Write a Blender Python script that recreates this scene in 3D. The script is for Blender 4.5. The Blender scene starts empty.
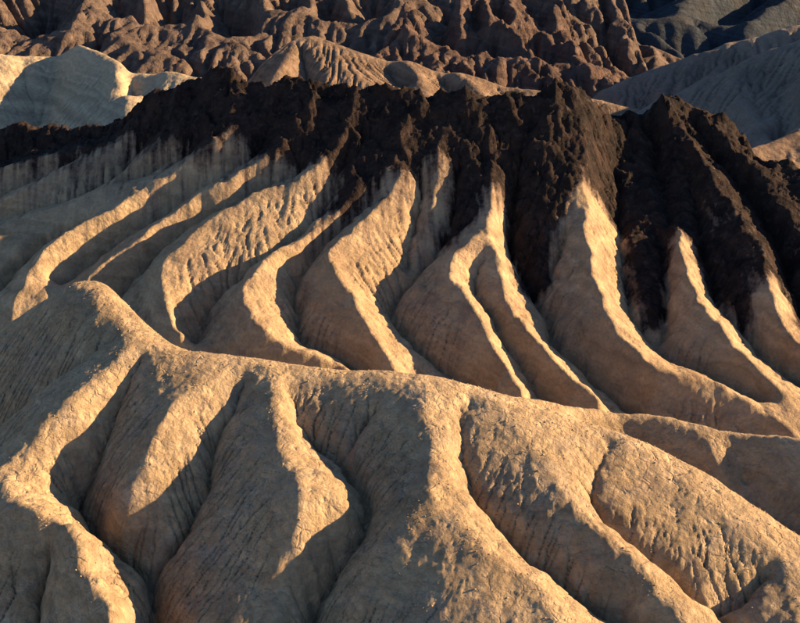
import bpy, math
import numpy as np

# ------------------------------------------------------------------ camera, sky, sun, exposure
sc = bpy.context.scene
HC = 60.0                                   # height of the view point above the datum (m)
PITCH = math.radians(20.0)
FPX = 1100.0                                # focal length in photograph pixels (800 wide)
cam_d = bpy.data.cameras.new("camera"); cam = bpy.data.objects.new("camera", cam_d)
sc.collection.objects.link(cam)
cam.location = (0, 0, HC); cam.rotation_euler = (math.pi / 2 - PITCH, 0, 0)
cam_d.sensor_width = 36.0; cam_d.lens = 36.0 * FPX / 800.0
cam_d.clip_start = 0.5; cam_d.clip_end = 20000
sc.camera = cam

SUN_AZ = math.radians(6.5)                 # measured from +X (right) towards +Y (away from the viewer)
SUN_EL = math.radians(20.0)
world = bpy.data.worlds.new("World"); sc.world = world; world.use_nodes = True
wn = world.node_tree.nodes; wl = world.node_tree.links; wn.clear()
sky = wn.new("ShaderNodeTexSky"); sky.sky_type = 'NISHITA'; sky.sun_disc = False
sky.sun_elevation = SUN_EL; sky.sun_rotation = math.pi / 2 - SUN_AZ
sky.air_density = 0.8; sky.dust_density = 0.2; sky.ozone_density = 3.5
bg = wn.new("ShaderNodeBackground"); bg.inputs["Strength"].default_value = 0.058
wo = wn.new("ShaderNodeOutputWorld")
wl.new(sky.outputs[0], bg.inputs[0]); wl.new(bg.outputs[0], wo.inputs[0])
sun_d = bpy.data.lights.new("sun", 'SUN'); sun = bpy.data.objects.new("sun", sun_d)
sc.collection.objects.link(sun)
sun_d.energy = 5.0; sun_d.angle = math.radians(0.5); sun_d.color = (1.0, 0.68, 0.37)
sun.rotation_euler = (0, math.pi / 2 - SUN_EL, SUN_AZ)
sun.location = (200, 60, 150)
sc.view_settings.view_transform = 'Standard'; sc.view_settings.look = 'None'
sc.view_settings.exposure = 1.75; sc.view_settings.gamma = 1.0
sc.view_settings.use_curve_mapping = False

# ------------------------------------------------------------------ numeric helpers
CP, SP = math.cos(PITCH), math.sin(PITCH)
def ray(u, v):
    """direction of a sight line, scaled to dy = 1"""
    a, b = u - 400.0, 311.5 - v
    dy = FPX * CP + b * SP; dz = -FPX * SP + b * CP
    return a / dy, dz / dy

_rng = np.random.RandomState(7)
PERM = _rng.permutation(4096); GA = _rng.rand(4096) * 2 * np.pi
GX, GY = np.cos(GA), np.sin(GA)
def perlin(x, y, seed=0):
    xi = np.floor(x).astype(np.int64); yi = np.floor(y).astype(np.int64)
    fx = x - xi; fy = y - yi
    def g(ix, iy, dx, dy):
        h = PERM[(PERM[(ix + seed * 131) & 4095] + iy) & 4095]
        return GX[h] * dx + GY[h] * dy
    ux = fx * fx * fx * (fx * (fx * 6 - 15) + 10); uy = fy * fy * fy * (fy * (fy * 6 - 15) + 10)
    a = g(xi, yi, fx, fy); b = g(xi + 1, yi, fx - 1, fy)
    c = g(xi, yi + 1, fx, fy - 1); d = g(xi + 1, yi + 1, fx - 1, fy - 1)
    return ((a + (b - a) * ux) * (1 - uy) + (c + (d - c) * ux) * uy) * 1.4
def fbm(x, y, octv, seed=0, gain=0.5):
    s = 0; a = 1.0
    for o in range(octv):
        s = s + a * perlin(x * 2 ** o + 17.3 * o, y * 2 ** o - 9.1 * o, seed + o); a *= gain
    return s
def ridged(x, y, octv, seed=0, gain=0.55):
    s = 0; a = 1.0; w = 1.0
    for o in range(octv):
        n = 1 - np.abs(perlin(x * 2 ** o + 5.1 * o, y * 2 ** o + 3.7 * o, seed + o)); n = n * n
        s = s + a * n * w; w = np.clip(n, 0, 1); a *= gain
    return s
def facets(x, y, seed=0):
    """broken rock: every cell of a cellular pattern is a tilted block with its own height"""
    xi = np.floor(x).astype(np.int64); yi = np.floor(y).astype(np.int64)
    best = np.full(x.shape, 9.0); out = np.zeros(x.shape)
    for oy in (-1, 0, 1):
        for ox in (-1, 0, 1):
            h = PERM[(PERM[(xi + ox + seed * 71) & 4095] + yi + oy) & 4095]
            cx = xi + ox + 0.5 + 0.45 * GX[h]; cy = yi + oy + 0.5 + 0.45 * GY[(h * 7) & 4095]
            d = (x - cx) ** 2 + (y - cy) ** 2
            v = GX[(h * 13) & 4095] + 1.6 * ((x - cx) * GX[(h * 3) & 4095] + (y - cy) * GY[(h * 5) & 4095])
            m = d < best; out = np.where(m, v, out); best = np.where(m, d, best)
    return out
def blur(a, n=1):
    for _ in range(n):
        p = np.pad(a, 1, mode='edge')
        a = (p[:-2, 1:-1] + 2 * p[1:-1, 1:-1] + p[2:, 1:-1]) * 0.25
        p = np.pad(a, 1, mode='edge')
        a = (p[1:-1, :-2] + 2 * p[1:-1, 1:-1] + p[1:-1, 2:]) * 0.25
    return a
def resample(a, ny, nx):
    h, w = a.shape
    yy = np.linspace(0, h - 1, ny); xx = np.linspace(0, w - 1, nx)
    y0 = np.clip(np.floor(yy).astype(int), 0, h - 2); x0 = np.clip(np.floor(xx).astype(int), 0, w - 2)
    fy = (yy - y0)[:, None]; fx = (xx - x0)[None, :]
    A = a[y0][:, x0]; B = a[y0][:, x0 + 1]; C = a[y0 + 1][:, x0]; D = a[y0 + 1][:, x0 + 1]
    return (A * (1 - fx) + B * fx) * (1 - fy) + (C * (1 - fx) + D * fx) * fy
def sample(a, X, Y, x0, x1, y0, y1):
    h, w = a.shape
    u = np.clip((X - x0) / (x1 - x0) * (w - 1), 0, w - 1.001); v = np.clip((Y - y0) / (y1 - y0) * (h - 1), 0, h - 1.001)
    i = u.astype(int); j = v.astype(int); fx = u - i; fy = v - j
    return (a[j, i] * (1 - fx) + a[j, i + 1] * fx) * (1 - fy) + (a[j + 1, i] * (1 - fx) + a[j + 1, i + 1] * fx) * fy
def smooth01(t):
    t = np.clip(t, 0, 1); return t * t * (3 - 2 * t)

def erode(z, dx, iters, k, a0, amax, seed=0, jit=0.02):
    """carves rills: flow is routed downhill, and cells that gather water are cut"""
    ny, nx = z.shape
    offs = [(-1, 0, 1.0), (1, 0, 1.0), (0, -1, 1.0), (0, 1, 1.0),
            (-1, -1, 1.4142), (-1, 1, 1.4142), (1, -1, 1.4142), (1, 1, 1.4142)]
    rs = np.random.RandomState(seed)
    idx = np.arange(ny * nx).reshape(ny, nx)
    for it in range(iters):
        zz = z + rs.rand(ny, nx) * jit * dx * 4
        best = np.zeros((ny, nx)); rec = idx.copy()
        p = np.pad(zz, 1, mode='edge'); pi = np.pad(idx, 1, mode='edge')
        for oy, ox, L in offs:
            s = (zz - p[1 + oy:1 + oy + ny, 1 + ox:1 + ox + nx]) / L
            m = s > best
            best = np.where(m, s, best); rec = np.where(m, pi[1 + oy:1 + oy + ny, 1 + ox:1 + ox + nx], rec)
        order = np.argsort(-zz, axis=None).tolist(); r = rec.ravel().tolist(); acc = [1.0] * (ny * nx)
        for i in order:
            j = r[i]
            if j != i: acc[j] += acc[i]
        acc = np.array(acc).reshape(ny, nx) * dx * dx
        c = np.clip(np.log(np.maximum(acc, 1e-9) / a0), 0, math.log(amax / a0))
        c = c * np.clip(best / dx, 0, 0.8)
        z = z - k * (0.6 * c + 0.4 * blur(c, 1))
    return z

def sample_line(pts, step):
    out = []
    for a, b in zip(pts[:-1], pts[1:]):
        n = max(1, int(math.hypot(b[0] - a[0], b[1] - a[1]) / step))
        for i in range(n):
            t = i / n; out.append([a[q] * (1 - t) + b[q] * t for q in range(len(a))])
    out.append(list(pts[-1])); return np.array(out)
def smooth_line(pts, n=2):
    """corner cutting, so a crest never turns on a point"""
    p = [tuple(q) for q in pts]
    for _ in range(n):
        o = [p[0]]
        for a, b in zip(p[:-1], p[1:]):
            o.append(tuple(0.75 * i + 0.25 * j for i, j in zip(a, b)))
            o.append(tuple(0.25 * i + 0.75 * j for i, j in zip(a, b)))
        o.append(p[-1]); p = o
    return p

def solve(lines, x0, x1, y0, y1, dx, k2, col=2):
    """membrane stretched over crest and gully lines; returns a grid"""
    res = None; lev = 5
    for l in range(lev, -1, -1):
        d = dx * 2 ** l
        nx = int(round((x1 - x0) / dx)) // 2 ** l + 1; ny = int(round((y1 - y0) / dx)) // 2 ** l + 1
        nx = max(nx, 4); ny = max(ny, 4)
        sx = (x1 - x0) / (nx - 1); sy = (y1 - y0) / (ny - 1)
        S = np.zeros((ny, nx)); W = np.zeros((ny, nx))
        for L in lines:
            s = sample_line(L, d * 0.4)
            i = np.round((s[:, 0] - x0) / sx).astype(int); j = np.round((s[:, 1] - y0) / sy).astype(int)
            ok = (i >= 0) & (i < nx) & (j >= 0) & (j < ny)
            np.add.at(S, (j[ok], i[ok]), s[ok, col]); np.add.at(W, (j[ok], i[ok]), 1.0)
        m = W > 0; V = np.where(m, S / np.maximum(W, 1), 0)
        u = np.where(m, V, 0) if res is None else np.where(m, V, resample(res, ny, nx))
        den = 4 + k2 * d * d
        for _ in range(250 if l == lev else 70):
            p = np.pad(u, 1, mode='edge')
            u = np.where(m, V, (p[:-2, 1:-1] + p[2:, 1:-1] + p[1:-1, :-2] + p[1:-1, 2:]) / den)
        res = u
    return res

# ------------------------------------------------------------------ a hill: sloping face, crest, traced spurs and gullies
class Hill:
    def __init__(s, crest, foot, slope, back, rnd=1.0, tilt=0.0, cap=None, wide=0.6):
        """crest: (u, v[, y]) sight lines of its skyline; foot: (v, y) where the face starts"""
        s.slope, s.back, s.rnd, s.tilt, s.cap = slope, back, rnd, tilt, cap
        if foot is not None:
            s.y0 = foot[1]; s.z0 = ray(400, foot[0])[1] * s.y0
        P = []
        for c in crest:
            rx, rz = ray(c[0], c[1])
            if len(c) > 2: y = c[2]
            else:                             # z0 + slope*(y-y0) + tilt*rx*y = rz*y
                y = (s.z0 - slope * s.y0) / (rz - slope - tilt * rx)
            P.append((rx * y, y, rz * y))
        P = np.array(smooth_line(P, 1)); P = P[np.argsort(P[:, 0])]
        X = np.linspace(P[0, 0], P[-1, 0], 900); w = max(1, int(wide / (X[1] - X[0]))); kr = np.hanning(2 * w + 3)[1:-1]; kr /= kr.sum()
        sm = lambda q: np.convolve(np.pad(np.interp(X, P[:, 0], q), w, mode='reflect', reflect_type='odd'), kr, 'valid')
        s.cx, s.cy, s.cz = X, sm(P[:, 1]), sm(P[:, 2])
        s.lines = []
        s.lean = lambda x: 0.0
    def base(s, x, y):
        Yc = np.interp(x, s.cx, s.cy); Zc = np.interp(x, s.cx, s.cz)
        d = y - Yc
        if s.cap is not None:                 # gentle face below, steep rock face under the crest
            pl = s.z0 + s.slope * (y - s.y0) + s.lean(x)
            st = Zc - np.where(d < 0, s.cap, s.back) * (np.sqrt(d * d + s.rnd ** 2) - s.rnd)
            q = 1.6
            up = 0.5 * (pl + st + np.sqrt((pl - st) ** 2 + q * q))
            return np.where(d < 0, np.minimum(up, Zc + 0.05 * q), np.minimum(st, up))
        sl = s.slope if not isinstance(s.slope, list) else np.interp(x, s.slope[0], s.slope[1])
        k = np.where(d < 0, sl, s.back)
        return Zc - k * (np.sqrt(d * d + s.rnd ** 2) - s.rnd)
    def hit(s, u, v, off):
        rx, rz = ray(u, v)
        ys = np.linspace(s.ymin, s.ymax, 1500)
        f = rz * ys - (s.base(rx * ys, ys) + off)
        n = np.nonzero((f[:-1] > 0) & (f[1:] <= 0))[0]
        if len(n) == 0:
            i = int(np.argmin(np.abs(f))); y = ys[i]
        else:
            i = n[0]; t = f[i] / (f[i] - f[i + 1]); y = ys[i] + t * (ys[i + 1] - ys[i])
        return rx * y, y
    def line(s, kind, pts, h0=None, h1=None, hm=None):
        """traced crest ('r') or gully ('g'); heights above/below the mean face run h0 > hm > h1"""
        hs = h0 if isinstance(h0, (list, tuple)) else None
        if hs: h0 = hs[0]
        n = len(pts); h0 = 0.0 if h0 is None else h0; h1 = h0 if h1 is None else h1; out = []
        L = [0.0]
        for a, b in zip(pts[:-1], pts[1:]): L.append(L[-1] + math.hypot(b[0] - a[0], b[1] - a[1]))
        for k, (p, l) in enumerate(zip(pts, L)):
            t = l / max(L[-1], 1e-6)
            if hm is None: h = h0 + (h1 - h0) * t
            else: h = h0 + (hm - h0) * min(1, t / 0.45) if t < 0.45 else hm + (h1 - hm) * max(0, (t - 0.6) / 0.4)
            if hs: h = hs[k]
            if len(p) > 2:
                rx, rz = ray(p[0], p[1]); x, y = rx * p[2], p[2]; h = rz * y - float(s.base(np.array(x), np.array(y)))
            else: x, y = s.hit(p[0], p[1], h)
            out.append((x, y, h, 1.0 if kind == 'r' else 0.8 * max(0.0, 1 - t / 0.3)))
        s.lines.append(smooth_line(out, 1))
    def field(s, x0, x1, y0, y1, dx, solve_dx, k2, soft, bulge=0.0, pw=0.5, vee=(0.5, 0.6), warp=()):
        """height grid; 'bulge' swells the flanks so that broad rounded lobes meet in narrow V gullies"""
        D = solve(s.lines, x0, x1, y0, y1, solve_dx, k2, 2)
        T = solve(s.lines, x0, x1, y0, y1, solve_dx, 0.0, 3)
        Db = blur(D, soft); w = smooth01((T - 0.25) / 0.5)
        D = D * (1 - w) + Db * w
        if bulge:
            rl = [L for L in s.lines if L[-1][3] > 0.5]; gl = [L for L in s.lines if L[-1][3] < 0.5]
            HR = solve(rl, x0, x1, y0, y1, solve_dx, 0.002, 2); HG = solve(gl, x0, x1, y0, y1, solve_dx, 0.002, 2)
            R = blur(np.clip(HR - HG, 0, 5), 6); t = np.clip(T, 0, 1)
            D = D + bulge * R * (t ** pw - t)
            vl = [[(q[0], q[1], -vee[0] * min(1.0, 1.25 - 1.25 * q[3])) for q in L] for L in gl]
            D = D + solve(vl, x0, x1, y0, y1, solve_dx, 1.0 / vee[1] ** 2, 2)
        nx = int((x1 - x0) / dx) + 1; ny = int((y1 - y0) / dx) + 1
        X, Y = np.meshgrid(np.linspace(x0, x1, nx), np.linspace(y0, y1, ny))
        if warp:                              # crests and gullies wander a little, as cut by water
            wx = sum(a * fbm(X / q, Y / q, 2, 201 + k) for k, (a, q) in enumerate(warp))
            wy = sum(a * fbm(X / q, Y / q, 2, 231 + k) for k, (a, q) in enumerate(warp))
            D = sample(D, X + wx, Y + wy, x0, x1, y0, y1); T = sample(T, X + wx, Y + wy, x0, x1, y0, y1)
            D = blur(D, 1)
        else: D = blur(resample(D, ny, nx), 1); T = resample(T, ny, nx)
        return X, Y, s.base(X, Y) + D, T

def fluvial(z, dx, iters, K, m=0.5, diff=0.012, seed=0):
    """stream-power incision: carves a connected net of ravines between sharp divides"""
    ny, nx = z.shape; rs = np.random.RandomState(seed)
    idx = np.arange(ny * nx).reshape(ny, nx)
    offs = [(-1, 0, 1.0), (1, 0, 1.0), (0, -1, 1.0), (0, 1, 1.0),
            (-1, -1, 1.4142), (-1, 1, 1.4142), (1, -1, 1.4142), (1, 1, 1.4142)]
    for it in range(iters):
        zz = z + rs.rand(ny, nx) * 0.05 * dx
        best = np.zeros((ny, nx)); rec = idx.copy(); Ld = np.ones((ny, nx))
        p = np.pad(zz, 1, mode='edge'); pi = np.pad(idx, 1, mode='edge')
        for oy, ox, L in offs:
            sl = (zz - p[1 + oy:1 + oy + ny, 1 + ox:1 + ox + nx]) / L; q = sl > best
            best = np.where(q, sl, best); Ld = np.where(q, L, Ld)
            rec = np.where(q, pi[1 + oy:1 + oy + ny, 1 + ox:1 + ox + nx], rec)
        o = np.argsort(zz, axis=None).tolist(); r = rec.ravel().tolist(); acc = [dx * dx] * (ny * nx)
        for i in reversed(o):
            j = r[i]
            if j != i: acc[j] += acc[i]
        f = (K * np.array(acc) ** m / (dx * Ld.ravel())).tolist(); h = z.ravel().tolist()
        for i in o:
            j = r[i]
            if j != i and h[j] < h[i]: h[i] = (h[i] + f[i] * h[j]) / (1 + f[i])
        z = np.array(h).reshape(ny, nx)
        z = z * (1 - diff) + blur(z, 1) * diff
    return z

def in_poly(X, Y, poly):
    r = np.zeros(X.shape, bool); n = len(poly)
    for i in range(n):
        xa, ya = poly[i]; xb, yb = poly[(i + 1) % n]
        if ya == yb: continue
        c = ((ya > Y) != (yb > Y)) & (X < (xb - xa) * (Y - ya) / (yb - ya) + xa)
        r ^= c
    return r

# ------------------------------------------------------------------ materials
def new_mat(name):
    m = bpy.data.materials.new(name); m.use_nodes = True
    nt = m.node_tree; nt.nodes.clear()
    o = nt.nodes.new("ShaderNodeOutputMaterial"); b = nt.nodes.new("ShaderNodeBsdfPrincipled")
    nt.links.new(b.outputs[0], o.inputs[0])
    b.inputs["Roughness"].default_value = 0.95
    b.inputs["Specular IOR Level"].default_value = 0.08
    return m, nt, b
def earth(name, c1, c2, c3, big, grain, bump=0.5, dark=None, lumps=0.25, red=None, stain=None, band=0.8, crack=0.0):
    """clay or rock: three tones mixed at several scales, crumbly relief; 'dark' caprock where the attribute says so"""
    m, nt, b = new_mat(name); N = nt.nodes.new; K = nt.links.new
    geo = N("ShaderNodeNewGeometry")
    def noise(scale, det=6, rough=0.6, dist=0.0):
        n = N("ShaderNodeTexNoise"); n.inputs["Scale"].default_value = scale
        n.inputs["Detail"].default_value = det; n.inputs["Roughness"].default_value = rough
        n.inputs["Distortion"].default_value = dist
        K(geo.outputs["Position"], n.inputs["Vector"]); return n.outputs["Fac"]
    def ramp(f, a, bb):
        r = N("ShaderNodeMapRange"); r.inputs[1].default_value = a; r.inputs[2].default_value = bb
        K(f, r.inputs[0]); return r.outputs[0]
    def mix(f, a, bb):
        x = N("ShaderNodeMix"); x.data_type = 'RGBA'
        if isinstance(f, float): x.inputs[0].default_value = f
        else: K(f, x.inputs[0])
        for s, q in ((6, a), (7, bb)):
            if isinstance(q, tuple): x.inputs[s].default_value = (*q, 1)
            else: K(q, x.inputs[s])
        return x.outputs[2]
    def math_(op, a, bb):
        x = N("ShaderNodeMath"); x.operation = op
        for i, q in enumerate((a, bb)):
            if isinstance(q, (int, float)): x.inputs[i].default_value = q
            else: K(q, x.inputs[i])
        return x.outputs[0]
    col = mix(ramp(noise(big, 5), 0.35, 0.65), c1, c2)
    col = mix(math_('MULTIPLY', ramp(noise(big * 3.7, 6, 0.65, 0.4), 0.48, 0.7), 0.8), col, c3)
    if stain: col = mix(math_('MULTIPLY', ramp(noise(big * 1.7, 5, 0.6, 0.8), 0.56, 0.72), 0.55), col, stain)
    fine = noise(grain, 8, 0.7)
    sep = N("ShaderNodeSeparateXYZ"); K(geo.outputs["Position"], sep.inputs[0])
    lay = math_('ADD', math_('ADD', sep.outputs[2], math_('MULTIPLY', sep.outputs[0], 0.18)), math_('MULTIPLY', noise(big * 2.5, 4), 5.0))
    bandn = N("ShaderNodeTexNoise"); bandn.noise_dimensions = '1D'; bandn.inputs["Scale"].default_value = band
    bandn.inputs["Detail"].default_value = 4; K(lay, bandn.inputs["W"])
    hv = N("ShaderNodeHueSaturation"); K(col, hv.inputs["Color"])
    br = N("ShaderNodeMapRange"); br.inputs[1].default_value = 0.32; br.inputs[2].default_value = 0.68
    br.inputs[3].default_value = 0.82; br.inputs[4].default_value = 1.15; K(bandn.outputs["Fac"], br.inputs[0])
    K(br.outputs[0], hv.inputs["Value"]); col = hv.outputs[0]
    tone = N("ShaderNodeMix"); tone.data_type = 'RGBA'; tone.blend_type = 'MULTIPLY'; tone.inputs[0].default_value = 1.0
    g = N("ShaderNodeCombineColor")
    gr = N("ShaderNodeMapRange"); gr.inputs[1].default_value = 0.3; gr.inputs[2].default_value = 0.7
    gr.inputs[3].default_value = 0.78; gr.inputs[4].default_value = 1.16
    K(fine, gr.inputs[0])
    for i in range(3): K(gr.outputs[0], g.inputs[i])
    K(col, tone.inputs[6]); K(g.outputs[0], tone.inputs[7]); col = tone.outputs[2]
    if dark is not None:
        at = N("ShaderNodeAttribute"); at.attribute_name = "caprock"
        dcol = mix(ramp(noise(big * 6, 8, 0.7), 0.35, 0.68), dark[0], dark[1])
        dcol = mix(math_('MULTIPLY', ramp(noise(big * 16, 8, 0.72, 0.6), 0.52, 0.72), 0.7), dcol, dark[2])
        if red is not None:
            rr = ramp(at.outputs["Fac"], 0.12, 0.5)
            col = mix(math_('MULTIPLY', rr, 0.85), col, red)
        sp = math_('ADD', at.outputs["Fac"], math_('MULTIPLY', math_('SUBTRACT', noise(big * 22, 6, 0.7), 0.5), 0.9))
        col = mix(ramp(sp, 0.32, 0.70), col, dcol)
    K(col, b.inputs["Base Color"])
    vor = N("ShaderNodeTexVoronoi"); vor.inputs["Scale"].default_value = grain * 0.55
    K(geo.outputs["Position"], vor.inputs["Vector"])
    hgt = math_('ADD', math_('MULTIPLY', fine, ramp(noise(big * 9, 3), 0.25, 0.75)), math_('MULTIPLY', vor.outputs["Distance"], -lumps))
    if crack:
        wob = N("ShaderNodeVectorMath"); wob.operation = 'MULTIPLY_ADD'
        wn_ = N("ShaderNodeTexNoise"); wn_.inputs["Scale"].default_value = grain * 0.5; wn_.inputs["Detail"].default_value = 3
        K(geo.outputs["Position"], wn_.inputs["Vector"]); K(wn_.outputs["Color"], wob.inputs[0])
        wob.inputs[1].default_value = (0.5, 0.5, 0.5); K(geo.outputs["Position"], wob.inputs[2])
        cv = N("ShaderNodeTexVoronoi"); cv.feature = 'DISTANCE_TO_EDGE'; cv.inputs["Scale"].default_value = crack
        K(wob.outputs[0], cv.inputs["Vector"])
        ck = math_('MULTIPLY', math_('SUBTRACT', 1.0, ramp(cv.outputs["Distance"], 0.0, 0.09)), ramp(noise(big * 5, 3), 0.45, 0.65))
        hgt = math_('SUBTRACT', hgt, math_('MULTIPLY', ck, 0.18))
    bp = N("ShaderNodeBump"); bp.inputs["Strength"].default_value = bump; bp.inputs["Distance"].default_value = 1.5 / grain
    K(hgt, bp.inputs["Height"]); K(bp.outputs[0], b.inputs["Normal"])
    return m

TAN = (0.39, 0.287, 0.172); TAN2 = (0.332, 0.24, 0.142); TAN3 = (0.265, 0.19, 0.13)
M_fore = earth("clay_foreground", TAN, TAN2, (0.29, 0.23, 0.168), 0.12, 3.6, 1.0, band=0.7, crack=1.1, stain=(0.27, 0.18, 0.112))
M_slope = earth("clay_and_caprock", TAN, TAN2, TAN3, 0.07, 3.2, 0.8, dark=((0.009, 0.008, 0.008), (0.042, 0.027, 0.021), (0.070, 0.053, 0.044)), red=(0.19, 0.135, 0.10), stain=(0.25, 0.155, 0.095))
M_cream = earth("cream_clay", (0.42, 0.33, 0.21), (0.37, 0.29, 0.185), (0.32, 0.255, 0.175), 0.04, 1.6, 0.6)
M_brown = earth("brown_rock", (0.150, 0.108, 0.082), (0.115, 0.083, 0.066), (0.065, 0.051, 0.046), 0.03, 1.0, 0.9)
M_cone = earth("striped_hill_clay", (0.246, 0.174, 0.115), (0.204, 0.14, 0.0935), (0.162, 0.111, 0.0765), 0.03, 1.2, 0.7)
M_red = earth("red_brown_rock", (0.140, 0.094, 0.072), (0.102, 0.068, 0.055), (0.054, 0.040, 0.037), 0.035, 1.0, 1.0)
M_grey = earth("grey_slope_clay", (0.215, 0.17, 0.13), (0.18, 0.142, 0.112), (0.14, 0.115, 0.095), 0.03, 1.5, 0.6, band=0.12)
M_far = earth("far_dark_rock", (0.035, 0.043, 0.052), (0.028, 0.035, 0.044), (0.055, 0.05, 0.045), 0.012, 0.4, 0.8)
M_ground = earth("desert_floor_gravel", (0.34, 0.27, 0.19), (0.28, 0.22, 0.16), (0.22, 0.18, 0.14), 0.01, 1.5, 0.5)

# ------------------------------------------------------------------ mesh building
def build(name, X, Y, Z, mat, label, keep=None, attr=None, parent=None, cull=True, kind='structure'):
    ny, nx = X.shape
    i = np.arange(ny * nx).reshape(ny, nx)
    q = np.stack([i[:-1, :-1], i[:-1, 1:], i[1:, 1:], i[1:, :-1]], -1)
    ok = np.ones(q.shape[:2], bool)
    if cull:
        cx = np.abs(X[:-1, :-1]); cy = Y[:-1, :-1]; ok &= cx < cy * 0.45 + 9
    if keep is not None: ok &= keep[:-1, :-1]
    q = q[ok]
    used = np.unique(q); mp = np.zeros(ny * nx, np.int64); mp[used] = np.arange(len(used))
    q = mp[q]
    co = np.stack([X.ravel()[used], Y.ravel()[used], Z.ravel()[used] + HC], -1)
    me = bpy.data.meshes.new(name)
    me.vertices.add(len(co)); me.vertices.foreach_set("co", co.astype(np.float32).ravel())
    me.loops.add(q.size); me.loops.foreach_set("vertex_index", q.astype(np.int32).ravel())
    me.polygons.add(len(q)); me.polygons.foreach_set("loop_start", np.arange(0, q.size, 4, dtype=np.int32))
    me.update(calc_edges=True)
    me.polygons.foreach_set("use_smooth", np.ones(len(q), bool))
    if attr is not None:
        a = me.attributes.new("caprock", 'FLOAT', 'POINT')
        a.data.foreach_set("value", attr.ravel()[used].astype(np.float32))
    me.materials.append(mat)
    o = bpy.data.objects.new(name, me); sc.collection.objects.link(o)
    if parent is None: o["kind"] = kind; o["label"] = label
    else:
        o.parent = parent
        if label: o["label"] = label
    return o

# desert floor reaching the horizon, far below the badlands
gx = np.linspace(-9000, 9000, 121); GXX, GYY = np.meshgrid(gx, gx + 4000)
build("desert_ground", GXX, GYY, -115 + 2.0 * fbm(GXX / 900, GYY / 900, 4, 3), M_ground, "flat gravel desert floor below the hills", cull=False)

# ------------------------------------------------------------------ foreground clay hill
F = Hill([(-330, 470, 84), (-120, 390, 80), (-20, 340, 78), (50, 297, 76.5), (85, 283, 75), (100, 298, 73), (118, 318, 71), (135, 345, 68), (165, 353, 67), (225, 358, 66.6), (270, 364, 66),
          (335, 374, 65), (400, 375, 64), (440, 379, 63.2), (520, 402, 62.2), (620, 435, 60.4), (700, 470, 58.4), (800, 540, 54.4), (900, 600, 51), (1100, 700, 47)],
         None, [[-16, 8], [0.58, 0.38]], 0.72, 1.3, wide=2.2)
F.ymin, F.ymax = 25, 95
F.line('r', [(85, 283), (100, 298), (118, 318), (135, 346)], 0.1)
F.line('r', [(165, 353), (225, 358), (270, 364), (335, 375), (400, 375), (440, 379), (520, 403), (620, 436), (700, 472), (800, 543)], 0.05)
F.line('r', [(97, 283, 77.5), (130, 305, 74), (152, 326, 71.2), (178, 351, 68.6)])
F.line('r', [(135, 347), (120, 359), (100, 379), (75, 398), (45, 419), (22, 437), (0, 458), (-25, 475), (-70, 500)], 0.3, 4.6, 2.4)
F.line('r', [(-25, 477), (0, 491), (30, 505), (62, 518), (80, 543), (92, 571), (112, 600), (130, 625), (150, 655), (170, 720)], 4.6, 1.6, 3.6)
F.line('g', [(116, 334), (80, 361), (40, 391), (0, 426), (-40, 455), (-80, 480)], -0.2, -2.2)
F.line('g', [(52, 535), (45, 570), (35, 620), (30, 650)], 2.7, 0.6)
F.line('g', [(142, 357), (128, 385), (113, 420), (102, 450), (92, 482), (74, 514), (97, 540), (125, 557), (150, 582), (152, 625), (150, 660), (150, 720)], -0.4, -2.6, -2.4)
F.line('r', [(222, 374), (205, 384), (182, 393), (170, 413), (156, 438), (130, 475), (121, 500)], 0.2, 0.6, 1.2)
F.line('g', [(245, 380), (228, 412), (213, 450), (206, 490), (188, 523), (165, 552), (152, 578)], -0.3, -2.2, -1.6)
F.line('r', [(272, 366), (275, 388), (279, 420), (284, 450)], 0.1, 1.2)
F.line('r', [(284, 450), (296, 478), (300, 500), (297, 525), (294, 548), (280, 585), (262, 635), (255, 660), (245, 720)], [1.2, 2.3, 2.6, 2.2, 1.2, .5, .3, .3, .3])
F.line('r', [(299, 490), (322, 493), (344, 499)], [2.5, 2.1, 1.3])
F.line('g', [(288, 392), (305, 425), (322, 452), (342, 470), (368, 495), (372, 520), (350, 552), (326, 585), (316, 610), (314, 650), (312, 720)], [-.3, -1, -1.6, -1.8, -1.2, -.9, -1.0, -1.5, -1.9, -2.2, -2.2])
F.line('g', [(385, 398), (360, 428), (340, 456)], -0.15, -0.9)
F.line('r', [(418, 379), (425, 400), (430, 430), (437, 465), (438, 492), (462, 525), (482, 547), (507, 565), (525, 572), (540, 583), (562, 617), (585, 655), (610, 720)], 0.2, 1.3, 1.3)
F.line('r', [(436, 488), (412, 505), (392, 530), (372, 565), (356, 610)], 1.7, 0.4)
F.line('g', [(470, 400), (458, 420), (461, 450), (470, 478), (482, 508), (515, 542), (550, 577), (600, 612), (645, 650), (680, 720)], -0.3, -1.4, -1.3)
F.line('r', [(505, 404), (528, 430), (548, 460), (565, 490), (592, 525), (633, 556), (656, 588), (683, 622), (705, 655), (740, 720)], 0.2, 1.3, 1.1)
F.line('g', [(610, 443), (600, 465), (593, 490), (605, 520), (640, 549), (680, 579), (715, 606), (740, 640), (790, 720)], -0.3, -1.4, -1.1)
F.line('r', [(690, 485), (760, 535), (830, 600)], 0.35, 0.35)
F.line('g', [(775, 566), (758, 579), (735, 600), (716, 612)], -0.1, -1.7)
F.line('r', [(840, 575), (815, 600), (790, 645)], 0.4, 0.8)

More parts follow.
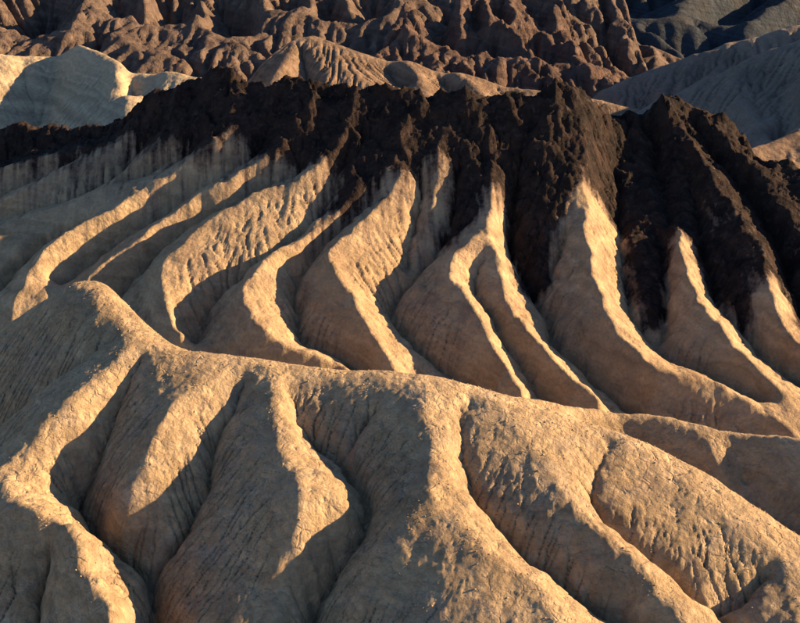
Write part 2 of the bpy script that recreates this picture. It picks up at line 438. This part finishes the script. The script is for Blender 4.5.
FX, FY, FZ, FT = F.field(-38, 34, 34, 86, 0.085, 0.17, 0.02, 6, 0.45, 0.55, (0.7, 0.4), ((0.28, 2.6), (0.10, 0.8)))
FZ = FZ + 0.09 * fbm(FX / 2.6, FY / 2.6, 3, 11) + 0.03 * fbm(FX / 0.9, FY / 0.9, 2, 15)
FE = erode(FZ, 0.085, 6, 0.085, 0.30, 14.0, 1, 0.3)
FZ = FZ - (FZ - FE) * (0.15 + 0.85 * smooth01((0.97 - FT) / 0.25))
rough = 0.45 + 0.55 * smooth01((FT - 0.45) / 0.4)
FZ = FZ + 0.022 * rough * fbm(FX / 0.6, FY / 0.6, 3, 21, 0.7) + 0.05 * rough * np.maximum(0, fbm(FX / 0.26, FY / 0.26, 2, 31) - 0.25)
build("foreground_badland_hill", FX, FY, FZ, M_fore, "tan clay badland hill with branching spurs below the long pale crest path")

# ------------------------------------------------------------------ low spur behind the foreground crest
S = Hill([(440, 396, 63), (480, 393, 64), (525, 398, 65), (575, 408, 67), (605, 411, 68.5), (632, 417, 68), (660, 415, 67.5), (690, 423, 66.7), (735, 435, 65.5), (770, 437, 64.6), (800, 438, 63.8), (900, 452, 60), (1050, 490, 56)],
         None, 0.85, 0.75, 0.5, wide=2.0)
S.ymin, S.ymax = 40, 90
S.line('r', [(525, 398), (575, 409), (605, 412), (632, 418), (660, 416), (690, 424), (735, 436), (800, 438)], 0.0)
S.line('r', [(686, 422), (708, 442), (720, 458)], 0.05, 1.0)
S.line('g', [(738, 440), (740, 460), (748, 485)], -0.05, -0.8)
X, Y, Z, T = S.field(0, 42, 46, 82, 0.12, 0.24, 0.05, 3)
Z = Z + 0.10 * fbm(X / 2.2, Y / 2.2, 3, 41)
Z = erode(Z, 0.12, 3, 0.03, 0.15, 20.0, 2, 0.1) + 0.04 * fbm(X / 0.5, Y / 0.5, 3, 43, 0.6)
build("low_clay_spur", X, Y, Z, M_fore, "low brown clay spur between the pale foreground crest and the capped hillside")

# ------------------------------------------------------------------ hillside under the dark caprock
CRL = [(-330, 150), (-150, 128), (-60, 122), (0, 121), (25, 122), (60, 118), (100, 118), (130, 110), (160, 90), (200, 80), (215, 73), (235, 75), (255, 82), (300, 83), (350, 88), (400, 92),
      (440, 95), (465, 92), (500, 95), (535, 90), (565, 87), (575, 90), (590, 97), (620, 107), (632, 105), (652, 108), (660, 95), (668, 97), (690, 110), (720, 122), (745, 131),
      (752, 143), (775, 160), (800, 175), (900, 235), (1050, 330)]
CRY = lambda u: float(np.interp(u, [-400, 0, 100, 200, 300, 400, 540, 600, 640, 700, 750, 800, 900, 1100], [167, 142.5, 137, 131.5, 127.2, 124.5, 122.5, 126.5, 131, 129.5, 126.3, 119.2, 111, 99]))
H = Hill([(u, v, CRY(u)) for u, v in CRL], (375, 92), 0.44, 0.7, 0.4, cap=0.95)
H.ymin, H.ymax = 60, 200
H.lean = lambda x: -0.27 * (np.sqrt(np.minimum(x + 12, 0) ** 2 + 36) - 6)     # the face turns away on the left
r, g = (lambda *a: H.line('r', *a)), (lambda *a: H.line('g', *a))
r([(128, 124), (95, 146), (50, 153), (0, 168), (-60, 190)], [0.621, 0.931, 1.09, 1.24, 1.24])
g([(126, 116), (95, 138), (50, 146), (0, 158), (-60, 178)], [-1.24, -1.55, -1.55, -1.86, -1.86])
r([(133, 131), (100, 152), (60, 170), (20, 189), (-40, 215)], [0.776, 1.09, 1.24, 1.24, 1.24])
g([(78, 160), (45, 175), (0, 197), (-60, 225)], [-0.155, -0.621, -0.776, -0.776])
r([(184, 127), (160, 142), (135, 160), (112, 177)], [0.776, 1.09, 0.931, 0.466])
g([(149, 138), (125, 165), (100, 187), (55, 207), (0, 217), (-50, 240)], [-0.776, -0.776, -0.776, -0.776, -0.931, -0.931])
r([(240, 124), (215, 140), (190, 160), (165, 175), (140, 190), (112, 210), (75, 226), (45, 246), (30, 266), (17, 300), (10, 330)], [0.931, 1.24, 1.4, 1.49, 1.84, 2.3, 2.53, 2.53, 2.3, 1.72, 0.69])
g([(205, 138), (185, 157), (150, 171), (118, 181)], [-0.776, -0.776, -0.466, -0.155])
r([(150, 182), (120, 184), (85, 196), (55, 208), (25, 214), (0, 226), (-40, 250)], [1.4, 1.24, 1.24, 1.24, 1.24, 1.24, 1.24])
r([(88, 214), (55, 224), (28, 238), (0, 268), (-20, 300)], [0.776, 0.776, 0.776, 0.621, 0.466])
g([(90, 222), (52, 238), (22, 262), (-5, 300)], [0, -0.466, -0.776, -1.09])
g([(265, 140), (235, 166), (200, 188), (170, 207), (147, 228), (120, 243), (90, 266), (60, 292)], [-.8, -.8, -.8, -1.1, -1.3, -1.4, -1.5, -1.6])
r([(285, 140), (268, 154), (250, 166), (225, 181), (190, 200), (160, 221), (145, 234), (115, 254), (96, 268), (78, 290), (60, 315)], [0.776, 0.931, 1.09, 1.24, 1.24, 1.24, 1.24, 1.24, 1.24, 0.931, 0.621])
g([(310, 150), (290, 176), (262, 187), (235, 203), (200, 220), (170, 239), (150, 257), (128, 282), (110, 310), (95, 345)], [-0.621, -0.621, -0.621, -0.621, -0.621, -0.776, -1.09, -1.55, -1.86, -2.17])
r([(345, 130), (336, 150), (320, 166), (300, 179), (282, 187), (262, 190), (237, 205), (205, 222), (183, 241), (162, 260), (160, 272), (166, 298), (178, 335)], [.6, .9, 1, 1.1, 1.1, 1.2, 1.4, 1.6, 1.7, 1.8, 1.8, 1.6, 1.1])
g([(350, 140), (345, 160), (332, 192), (305, 228), (282, 246), (250, 267), (236, 280), (215, 300), (198, 330), (190, 350)], [-.8, -.8, -.6, -.5, -.5, -.7, -1, -1.4, -1.6, -1.6])
r([(390, 160), (370, 180), (340, 206), (315, 230), (298, 242), (281, 249), (262, 265), (245, 280), (241, 293), (250, 315), (270, 335), (300, 348), (330, 361), (358, 376)], [.4, .8, .9, .9, 1, 1.2, 1.4, 1.7, 1.8, 1.6, 1.4, 1.2, .9, .4])
g([(372, 192), (352, 215), (313, 252), (300, 272), (291, 295), (299, 315), (303, 345), (330, 356), (362, 374), (376, 390)], [-.2, -.6, -.9, -1.2, -1.6, -1.7, -1.6, -1.5, -1.8, -2.3])
r([(408, 150), (402, 168), (395, 186), (376, 210), (359, 227), (334, 246), (329, 260), (333, 272), (352, 292), (361, 315), (380, 342), (396, 371)], [.5, .9, 1.2, 1.4, 1.5, 1.8, 1.9, 1.9, 1.8, 1.6, 1.3, .6])
r([(440, 148), (438, 172), (432, 200), (430, 226)], 0.896, -0.384)
g([(420, 165), (417, 200), (412, 232), (405, 265)], -0.128, -1.02)
g([(460, 165), (457, 205), (441, 247), (415, 275), (397, 294), (390, 311), (400, 331), (425, 357), (447, 371), (475, 384), (490, 402)], [-.9, -1.1, -1.3, -1.6, -1.9, -2, -1.9, -1.6, -1.6, -1.9, -2.4])
r([(490, 165), (492, 200), (487, 228), (470, 245), (444, 266), (459, 287), (475, 312), (497, 347), (521, 391)], 0.64, 1.02, 2.05)
g([(482, 262), (472, 276), (489, 312), (510, 346), (528, 376), (542, 400), (556, 420)], [.8, .5, .1, -.5, -1, -1.7, -2.4])
r([(487, 230), (493, 252), (501, 275), (508, 295), (516, 312), (535, 342), (546, 357), (570, 375), (599, 399)], 1.66, 1.15)
g([(528, 120), (520, 170), (511, 215), (509, 250), (525, 282), (546, 315), (551, 336), (562, 357), (585, 378), (612, 398), (640, 420)], -1.02, -2.05, -2.43)
r([(572, 90), (577, 105), (590, 138), (584, 165), (586, 190), (587, 212), (588, 240), (592, 268), (600, 295), (608, 316), (627, 340), (647, 360), (666, 372), (683, 375), (703, 378), (726, 388), (750, 403), (772, 419), (802, 440), (830, 460)], 1.28, 1.02, 2.18)
r([(562, 215), (553, 240), (549, 262)], 0.128, -1.15)
g([(564, 232), (557, 255), (552, 280)], -0.384, -1.54)
g([(612, 112), (616, 150), (618, 195), (621, 240), (624, 275), (629, 307), (650, 341), (676, 371), (706, 374), (742, 392), (765, 407)], [-1.5, -1.6, -1.7, -1.9, -2, -2, -1.8, -1.4, -.8, -.5, -.4])
r([(632, 235), (634, 280), (640, 312)], -1.15, -1.66)
g([(655, 220), (667, 270), (666, 315), (660, 343)], -1.15, -2.05)
r([(660, 96), (666, 112), (676, 135)], 1.28, 0.768)
g([(640, 120), (655, 150), (664, 190), (668, 225)], -1.92, -1.02)
r([(676, 225), (680, 245), (688, 270), (695, 288), (700, 307), (717, 322), (732, 342), (750, 362), (775, 381), (794, 403), (820, 430)], 0.768, 1.15, 1.92)
r([(668, 100), (684, 125), (700, 155), (722, 190), (745, 222), (765, 258), (772, 285), (776, 312), (786, 331), (803, 348), (840, 380)], 1.28, 1.15, 1.54)
g([(690, 170), (700, 220), (705, 262), (717, 302), (741, 335), (765, 360), (792, 382), (820, 405)], -0.384, -1.92, -1.79)
g([(692, 122), (715, 155), (742, 190), (768, 222), (785, 260), (795, 305), (820, 345)], -0.64, -1.54)
r([(705, 118), (732, 150), (762, 185), (795, 225), (815, 270)], 1.02, 1.15)
g([(735, 135), (752, 160), (768, 185)], -0.64, -1.54)
r([(750, 142), (780, 172), (815, 205), (850, 240)], 0.896, 1.15)
r([(702, 190), (712, 220), (716, 250)], 0.64, -0.384)

g([(-80, 440), (0, 415), (60, 400), (110, 390), (150, 396), (200, 402), (270, 415), (335, 425), (400, 430), (450, 436), (520, 452), (560, 460), (610, 466), (700, 486), (800, 510), (900, 530)], -2.0, -2.6, -2.6)

DARK = [(-400, -300), (-400, 215), (-60, 186), (0, 167), (50, 152), (95, 146), (110, 137), (132, 128), (150, 141), (165, 133), (185, 124), (198, 142), (218, 128), (242, 118), (256, 138), (262, 146), (277, 138), (300, 152), (322, 146), (346, 146),
        (346, 165), (335, 195), (308, 226), (318, 226), (348, 200), (378, 166), (396, 158), (412, 146), (440, 134), (455, 150), (457, 200), (442, 240), (452, 236), (470, 205), (480, 172), (492, 166), (505, 185), (508, 245),
        (522, 284), (545, 306), (552, 268), (560, 225), (572, 196), (586, 186), (597, 200), (612, 215), (622, 235), (626, 285), (640, 315), (658, 335), (664, 318), (668, 262), (672, 236), (680, 232), (692, 252), (706, 285), (728, 318),
        (752, 345), (756, 310), (762, 280), (774, 274), (786, 292), (803, 332), (830, 370), (900, 400), (1060, 420), (1060, -300)]
HX, HY, HZ, HT = H.field(-90, 62, 78, 178, 0.17, 0.34, 0.02, 0, 0.28, 0.55, (0.9, 0.5), ((0.40, 4.0), (0.16, 1.3)))
wob = fbm(HX / 2.2, HY / 2.2, 4, 51) * 1.6
wob2 = fbm(HX / 2.2, HY / 2.2, 4, 57) * 1.6
def pix(X, Y, Z):
    w = Y * CP - Z * SP
    return 400 + FPX * X / w, 311.5 - FPX * (Y * SP + Z * CP) / w
PU, PV = pix(HX, HY, HZ)
DK = in_poly(PU + 4.0 * wob, PV - np.interp(PU, [150, 260, 480, 560], [0, 10, 10, 0]) + 5.0 * wob2, DARK)
DK = (DK | (HY > np.interp(HX, H.cx, H.cy) - 1.5)).astype(float)
DKs = blur(DK, 5)
HZ = HZ + 0.14 * (1 - DKs) * fbm(HX / 2.8, HY / 2.8, 3, 61)
cliff = blur(DK, 14) * (0.35 + 0.65 * smooth01(1 - (np.interp(HX, H.cx, H.cy) - HY) / 11.0))
rock = ridged(HX / 5.0, HY / 7.0, 5, 71) - 0.9
a1, b1 = HX * 0.75 - HY * 0.66, HX * 0.66 + HY * 0.75           # along and across the dipping ledges
dip = smooth01((HX - 14) / 6)
crag = (1 - dip) * ridged((HX + HY * 0.4) / 1.7, HY / 2.6, 4, 81) + dip * 1.5 * ridged(a1 / 5.5, b1 / 1.5, 4, 83) - 0.8
wx, wy = HX + 0.5 * fbm(HX / 3, HY / 3, 2, 84), HY + 0.5 * fbm(HX / 3, HY / 3, 2, 86)
block = 0.32 * facets(a1 / 3.6, b1 / 2.0, 3) + 0.10 * facets(wx / 1.3, wy / 1.2, 5)
HZ = HZ + cliff * (0.60 * rock + 0.14 * crag + block)
HE = erode(HZ, 0.17, 6, 0.075, 0.35, 20.0, 3, 0.3)
HZ = HZ - (HZ - HE) * (0.15 + 0.85 * smooth01((0.97 - HT) / 0.25))
HZ = HZ + (0.045 + 0.07 * DKs) * fbm(HX / 0.7, HY / 0.7, 3, 91, 0.65) + 0.05 * DKs * facets(HX / 0.6, HY / 0.6, 9)
dark_mix = np.clip(0.75 * blur(DK, 45) + 0.25 * blur(DK, 6) + 0.16 * fbm(HX / 2.0, HY / 2.6, 4, 95) + 0.30 * fbm(HX / 0.6 + 0.15 * HY, HY / 5.0, 3, 96) + 0.35 * blur(DK, 45) * (0.6 - HT) + (0.20 + 0.40 * smooth01((14 - HX) / 8)) * smooth01(1 - (np.interp(HX, H.cx, H.cy) - HY) / 27.0) - 0.10, 0, 1)  # dark tone also fades down over clay below the crest, weaker on the right
split = blur(DK, 6)
slope_o = build("capped_hillside", HX, HY, HZ, M_slope, "tan clay hillside of winding spurs under a black rock crest", keep=split < 0.5, attr=dark_mix)
build("dark_caprock", HX, HY, HZ, M_slope, "craggy dark brown caprock along the ridge crest", keep=split >= 0.5, attr=dark_mix, parent=slope_o)

# ------------------------------------------------------------------ hills beyond the ridge
def far_hill(name, label, mat, hill, box, dx, noise, ero, flu=None, rock=None, k2=0.0005, soft=2, jit=0.12, bulge=0.0):
    x0, x1, y0, y1 = box
    X, Y, Z, T = hill.field(x0, x1, y0, y1, dx, dx * 2, k2, soft, bulge)
    sx, amp, rid = noise
    Z = Z + amp * fbm(X / sx, Y / sx, 4, len(name))
    if rid: Z = Z + rid * (ridged(X / (sx * 1.1), Y / (sx * 1.1), 5, len(name) + 40) - 0.9)
    if flu is not None:                        # big ravines on a coarse grid first
        f, it, K = flu; ny, nx = Z.shape
        zc = resample(Z, ny // f, nx // f)
        zc = fluvial(zc, dx * f, it, K, seed=len(name))
        Z = blur(resample(zc, ny, nx), 1) + 0.12 * amp * fbm(X / (sx * 0.2), Y / (sx * 0.2), 3, len(name) + 9)
    if rock: Z = Z + rock[1] * facets(X / rock[0] + 0.3 * fbm(X / 9, Y / 9, 2, 5), Y / rock[0], 2) + 0.4 * rock[1] * facets(X / (rock[0] * 0.35), Y / (rock[0] * 0.35), 4)
    it, k, a0, am = ero
    Z = erode(Z, dx, it, k, a0, am, len(name), jit)
    Z = Z + dx * 0.25 * fbm(X / (dx * 4), Y / (dx * 4), 2, 7)
    return build(name, X, Y, Z, mat, label)
def mk(crest, foot, slope, back, rnd, ymin, ymax, wide=1.5):
    h = Hill(crest, foot, slope, back, rnd, wide=wide); h.ymin, h.ymax = ymin, ymax; return h

# cream fluted hill with a smooth dome
C = mk([(-120, 60, 213), (0, 57, 214), (30, 57, 215), (58, 57, 216), (72, 48, 216), (85, 48, 213), (105, 62, 207), (122, 73, 202), (130, 82, 200), (140, 76, 200), (155, 78, 199), (172, 74, 198), (200, 82, 196), (260, 95, 192)], (125, 195), 0.6, 0.5, 1.0, 150, 260)
C.line('r', [(78, 48), (90, 52), (105, 63), (122, 75), (127, 90), (124, 112), (120, 135)], 0.39, 2.6, 2.6)
C.line('g', [(60, 59), (53, 85), (43, 113), (40, 130)], -0.3, -2.2)
C.line('r', [(-50, 60), (-40, 95), (-20, 125)], 1.5, 2.5)
C.line('r', [(34, 58), (34, 80), (38, 100)], 0.2, -0.9)
C.line('g', [(22, 58), (24, 80), (30, 105), (34, 122)], -0.1, -1.4)
C.line('r', [(8, 58), (8, 80), (16, 105), (24, 122)], 0.7, 0.3)
C.line('g', [(132, 85), (133, 100), (128, 118)], -0.39, -2.6)
C.line('r', [(172, 75), (160, 92), (150, 110)], 0.39, 0.78)
far_hill("cream_clay_hill", "cream fluted clay hill with a smooth grey dome behind the black crest", M_cream, C, (-105, -25, 165, 232), 0.28, (7, 0.3, 0), (5, 0.05, 0.4, 25), jit=0.15)

# striped cone and low ridge running right
K_ = mk([(150, 110), (200, 92), (245, 72), (265, 58), (305, 35), (340, 48), (365, 56), (400, 60), (440, 70), (480, 78), (535, 88), (580, 95), (640, 110)], (100, 205), 0.48, 0.5, 0.4, 160, 300, 0.6)
K_.line('r', [(305, 37), (290, 55), (275, 75), (268, 100)], 0.45, 2.4)
K_.line('g', [(262, 62), (250, 80), (240, 100)], -0.6, -3.8)
K_.line('r', [(318, 42), (335, 60), (360, 80), (385, 98)], 0.75, 1.8)
K_.line('g', [(300, 50), (306, 70), (312, 100)], -0.3, -1.8)
K_.line('r', [(303, 42), (318, 62), (335, 95)], 0.9, 1.2)
K_.line('g', [(385, 60), (392, 75), (410, 98)], -0.45, -3)
K_.line('r', [(402, 61), (415, 75), (430, 98)], 0.6, 2.1)
K_.line('g', [(430, 70), (445, 82), (455, 100)], -0.45, -1.5)
K_.line('r', [(455, 73), (475, 85), (490, 100)], 0.6, 1.2)
K_.line('g', [(490, 81), (500, 90), (510, 102)], -0.45, -1.5)
far_hill("striped_cone_hill", "brown conical hill with fine downhill stripes and a low ridge trailing off its shoulder", M_cone, K_, (-60, 50, 180, 275), 0.30, (9, 0.12, 0), (6, 0.11, 0.5, 15), jit=0.05)

# rugged brown hills, left
B = mk([(-200, -30), (0, -32), (100, -25), (200, -35), (300, -28), (420, -30), (560, -25)], (100, 255), 0.42, 0.4, 2.0, 200, 480)
B.line('r', [(-30, 10), (0, 45), (18, 32), (10, 50), (0, 62)], 3.4, 5)
B.line('r', [(20, 20), (22, 32), (12, 45), (0, 58)], 1.7, 5)
B.line('g', [(45, -20), (40, 20), (42, 50), (45, 75)], -3.4, -12)
B.line('r', [(100, -20), (80, 0), (70, 8), (82, 18), (105, 30), (125, 42), (150, 53), (172, 58), (190, 72)], 4.2, 7.6)
B.line('r', [(72, 10), (68, 30), (66, 50), (62, 70)], 6.7, 5)
B.line('g', [(110, -15), (118, 15), (140, 35), (160, 45)], -1.7, -5)
B.line('r', [(150, -20), (140, 0), (136, 20), (150, 38), (160, 50)], 3.4, 5)
B.line('g', [(160, -15), (165, 15), (185, 38), (195, 55)], -3.4, -8.4)
B.line('r', [(200, -15), (196, 10), (205, 25), (225, 45), (236, 56)], 3.4, 6.7)
B.line('g', [(220, -10), (235, 20), (245, 50), (230, 75)], -5, -10)
B.line('r', [(260, -10), (255, 15), (268, 25), (278, 38)], 1.7, 5)
B.line('g', [(285, 0), (295, 20), (300, 35)], -3.4, -6.7)
B.line('r', [(310, -20), (300, 5), (312, 18), (330, 25)], 3.4, 3.4)
B.line('r', [(340, -15), (345, 15), (360, 35), (378, 55)], 1.7, 5)
B.line('g', [(325, 10), (335, 35), (350, 52)], -5, -6.7)
B.line('g', [(365, -10), (375, 20), (385, 45)], -3.4, -6.7)
B.line('r', [(392, -10), (388, 15), (392, 35), (402, 58)], 3.4, 5)
far_hill("rugged_brown_hills", "rugged brown rock hills with deep blue shaded ravines behind the cream hill", M_brown, B, (-190, 60, 215, 440), 0.55, (26, 1.8, 0.5), (3, 0.12, 2.0, 60), flu=(1, 11, 0.12), rock=(7.0, 0.4))

# red-brown mountain, centre
R = mk([(330, 100), (375, 62), (395, 22), (408, 6), (420, 20), (440, 36), (450, 18), (460, -6), (480, -18), (530, -16), (565, -2), (580, 12), (592, 30), (590, 45), (600, 62), (640, 85), (700, 110)], (100, 235), 0.5, 0.5, 1.5, 190, 420)
R.line('r', [(410, 10), (415, 35), (430, 55), (450, 75)], 1.8, 4.2)
R.line('g', [(444, 40), (448, 60), (470, 80)], -3.4, -6.8)
R.line('r', [(465, -4), (455, 20), (455, 45), (475, 60), (485, 78)], 1.8, 4.2)
R.line('g', [(478, 0), (475, 35), (490, 65), (505, 82)], -1.8, -5.1)
R.line('r', [(482, -10), (485, 30), (500, 55), (515, 72), (530, 82)], 2.6, 3.4)
R.line('g', [(495, -5), (505, 30), (525, 60), (545, 82)], -1.8, -5.1)
R.line('r', [(505, -12), (518, 22), (538, 48), (552, 68)], 3.4, 4.2)
R.line('g', [(525, -8), (545, 25), (560, 50), (562, 78)], -1.8, -5.1)
R.line('r', [(548, -6), (562, 25), (578, 50), (592, 72)], 2.6, 4.2)
R.line('g', [(575, 20), (585, 45), (600, 78)], -1.8, -5.1)
far_hill("red_brown_mountain", "craggy red brown mountain of slanting ribs above the middle of the dark crest", M_red, R, (-45, 95, 205, 330), 0.42, (15, 1.2, 0.6), (3, 0.10, 1.0, 60), flu=(1, 10, 0.11), rock=(5.0, 0.5))

# brown ridge right of it
Q = mk([(480, 40), (540, 5), (580, 8), (600, 12), (612, 25), (640, 33), (680, 45), (705, 52), (740, 62), (800, 85)], (100, 300), 0.45, 0.5, 1.5, 240, 480)
Q.line('r', [(612, 26), (615, 45), (605, 65), (600, 80)], 1.6, 3.2)
Q.line('g', [(625, 32), (632, 50), (630, 72)], -3.2, -6.4)
Q.line('r', [(650, 37), (662, 52), (655, 66), (650, 78)], 1.6, 4.8)
Q.line('g', [(675, 46), (680, 58), (685, 72)], -1.6, -4.8)
far_hill("brown_side_ridge", "brown eroded side ridge descending towards the smooth grey slopes", M_brown, Q, (20, 130, 270, 380), 0.5, (18, 1.2, 0), (3, 0.10, 1.8, 60), flu=(2, 14, 0.10))

# smooth grey slopes on the right
G1 = mk([(u, v, 232) for u, v in ((520, 125), (590, 96), (625, 83), (660, 70), (710, 53), (760, 36), (800, 24), (860, 6), (960, -20))], (115, 190), 0.36, 0.45, 2.0, 140, 330)
G1.line('r', [(600, 93), (660, 71), (710, 54), (760, 37), (800, 25)], 0.3)
G1.line('g', [(640, 112), (680, 92), (715, 72), (760, 55), (800, 38)], -2.6, -1.4)
G1.line('g', [(668, 80), (664, 90), (660, 100)], -0.3, -1.6)
G1.line('g', [(720, 60), (712, 70), (705, 78)], -0.3, -1.4)
G1.line('g', [(690, 68), (684, 80), (680, 90)], -0.3, -1.4)
far_hill("smooth_grey_slope", "smooth grey slope rising behind the pointed dark crag", M_grey, G1, (15, 120, 165, 290), 0.42, (14, 0.5, 0.5), (5, 0.2, 1.2, 60))
G2 = mk([(u, v, 200) for u, v in ((560, 150), (640, 112), (680, 95), (720, 75), (750, 61), (780, 47), (800, 40), (860, 18), (960, -12))], (140, 160), 0.38, 0.45, 2.0, 120, 300)
G2.line('r', [(650, 110), (690, 92), (720, 76), (780, 48), (800, 41)], 0.3)
G2.line('r', [(700, 92), (735, 100), (760, 125), (775, 145)], 0.6, 1.2)
G2.line('g', [(770, 75), (785, 100), (790, 130), (775, 150)], -1.0, -2.6)
G2.line('g', [(735, 92), (755, 105), (768, 120)], -0.4, -1.0)
G2.line('g', [(690, 105), (715, 120), (735, 140)], -0.6, -2.4)
G2.line('r', [(800, 75), (810, 105), (805, 140)], 0.8, 1.2)
far_hill("grey_gullied_slope", "grey gullied slope with a curved dark ravine behind the dark ridge's falling end", M_grey, G2, (20, 110, 128, 260), 0.40, (12, 0.45, 0.5), (5, 0.2, 1.0, 60))
G3 = mk([(700, 175), (745, 155), (775, 146), (800, 131), (840, 112), (920, 90)], (185, 128), 0.4, 0.5, 1.0, 110, 190)
G3.line('r', [(775, 147), (790, 160), (810, 175)], 0.3, 0.8)
far_hill("pale_tan_knoll", "small pale tan knoll peeping over the right end of the dark ridge", M_cone, G3, (32, 80, 118, 165), 0.25, (6, 0.25, 0), (3, 0.05, 0.5, 30))

# far dark blue mountains
D_ = mk([(-400, -60), (300, -65), (560, -55), (700, -60), (1000, -55), (1500, -60)], (70, 520), 0.36, 0.4, 3.0, 400, 1100)
D_.line('r', [(740, -40), (690, 4), (660, 22), (640, 34), (630, 48)], 5.4, 13)
D_.line('g', [(700, -40), (650, 0), (620, 18), (600, 30)], -5.4, -16)
D_.line('g', [(760, -20), (720, 20), (700, 40)], -5.4, -13)
D_.line('r', [(800, -20), (770, 10), (745, 35)], 3.6, 13)
D_.line('r', [(600, -30), (585, 0), (570, 15)], 3.6, 11)
D_.line('g', [(830, 0), (800, 30), (780, 50)], -3.6, -11)
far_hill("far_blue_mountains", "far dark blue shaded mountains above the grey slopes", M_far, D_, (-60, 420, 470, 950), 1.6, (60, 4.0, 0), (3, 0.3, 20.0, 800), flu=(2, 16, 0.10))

# ------------------------------------------------------------------ loose stones and clods lying on the slopes
def scatter(name, label, cat, mat, X, Y, Z, weight, n, s0, s1, seed):
    """small uneven stones half sunk in the surface, one object"""
    rs = np.random.RandomState(seed)
    w = np.where(np.abs(X) < Y * 0.42 + 4, weight, 0).ravel(); w = w / w.sum()
    pick = rs.choice(len(w), n, p=w)
    px, py, pz = X.ravel()[pick], Y.ravel()[pick], Z.ravel()[pick]
    t = (1 + 5 ** 0.5) / 2
    V = np.array([(-1, t, 0), (1, t, 0), (-1, -t, 0), (1, -t, 0), (0, -1, t), (0, 1, t), (0, -1, -t), (0, 1, -t), (t, 0, -1), (t, 0, 1), (-t, 0, -1), (-t, 0, 1)]) / 1.9
    T = np.array([(0, 11, 5), (0, 5, 1), (0, 1, 7), (0, 7, 10), (0, 10, 11), (1, 5, 9), (5, 11, 4), (11, 10, 2), (10, 7, 6), (7, 1, 8),
                  (3, 9, 4), (3, 4, 2), (3, 2, 6), (3, 6, 8), (3, 8, 9), (4, 9, 5), (2, 4, 11), (6, 2, 10), (8, 6, 7), (9, 8, 1)])
    size = s0 + (s1 - s0) * rs.rand(n) ** 3
    P = V[None] * (0.65 + 0.6 * rs.rand(n, 12, 1)) * (size[:, None, None] * (0.7 + 0.6 * rs.rand(n, 1, 3)) * np.array([1, 1, 0.75]))
    a = rs.rand(n) * 6.283; c, d = np.cos(a)[:, None], np.sin(a)[:, None]
    Q = np.stack([P[..., 0] * c - P[..., 1] * d, P[..., 0] * d + P[..., 1] * c, P[..., 2]], -1)
    Q += np.stack([px, py, pz + HC + size * 0.15], -1)[:, None, :]
    F_ = (T[None] + 12 * np.arange(n)[:, None, None]).reshape(-1, 3)
    me = bpy.data.meshes.new(name); co = Q.reshape(-1, 3)
    me.vertices.add(len(co)); me.vertices.foreach_set("co", co.astype(np.float32).ravel())
    me.loops.add(F_.size); me.loops.foreach_set("vertex_index", F_.astype(np.int32).ravel())
    me.polygons.add(len(F_)); me.polygons.foreach_set("loop_start", np.arange(0, F_.size, 3, dtype=np.int32))
    me.update(calc_edges=True); me.materials.append(mat)
    o = bpy.data.objects.new(name, me); sc.collection.objects.link(o)
    o["kind"] = "stuff"; o["label"] = label; o["category"] = cat
    return o
M_clod = earth("dry_clay_clods", TAN, TAN2, (0.29, 0.23, 0.168), 0.3, 6.0, 0.6)
clump = np.clip(fbm(FX / 1.6, FY / 1.6, 3, 131) + 0.1, 0, 1)
scatter("clay_clods", "small dry clay clods scattered along the foreground crests", "clods", M_clod, FX, FY, FZ, clump * (0.15 + smooth01((FT - 0.5) / 0.4)), 9000, 0.02, 0.075, 5)
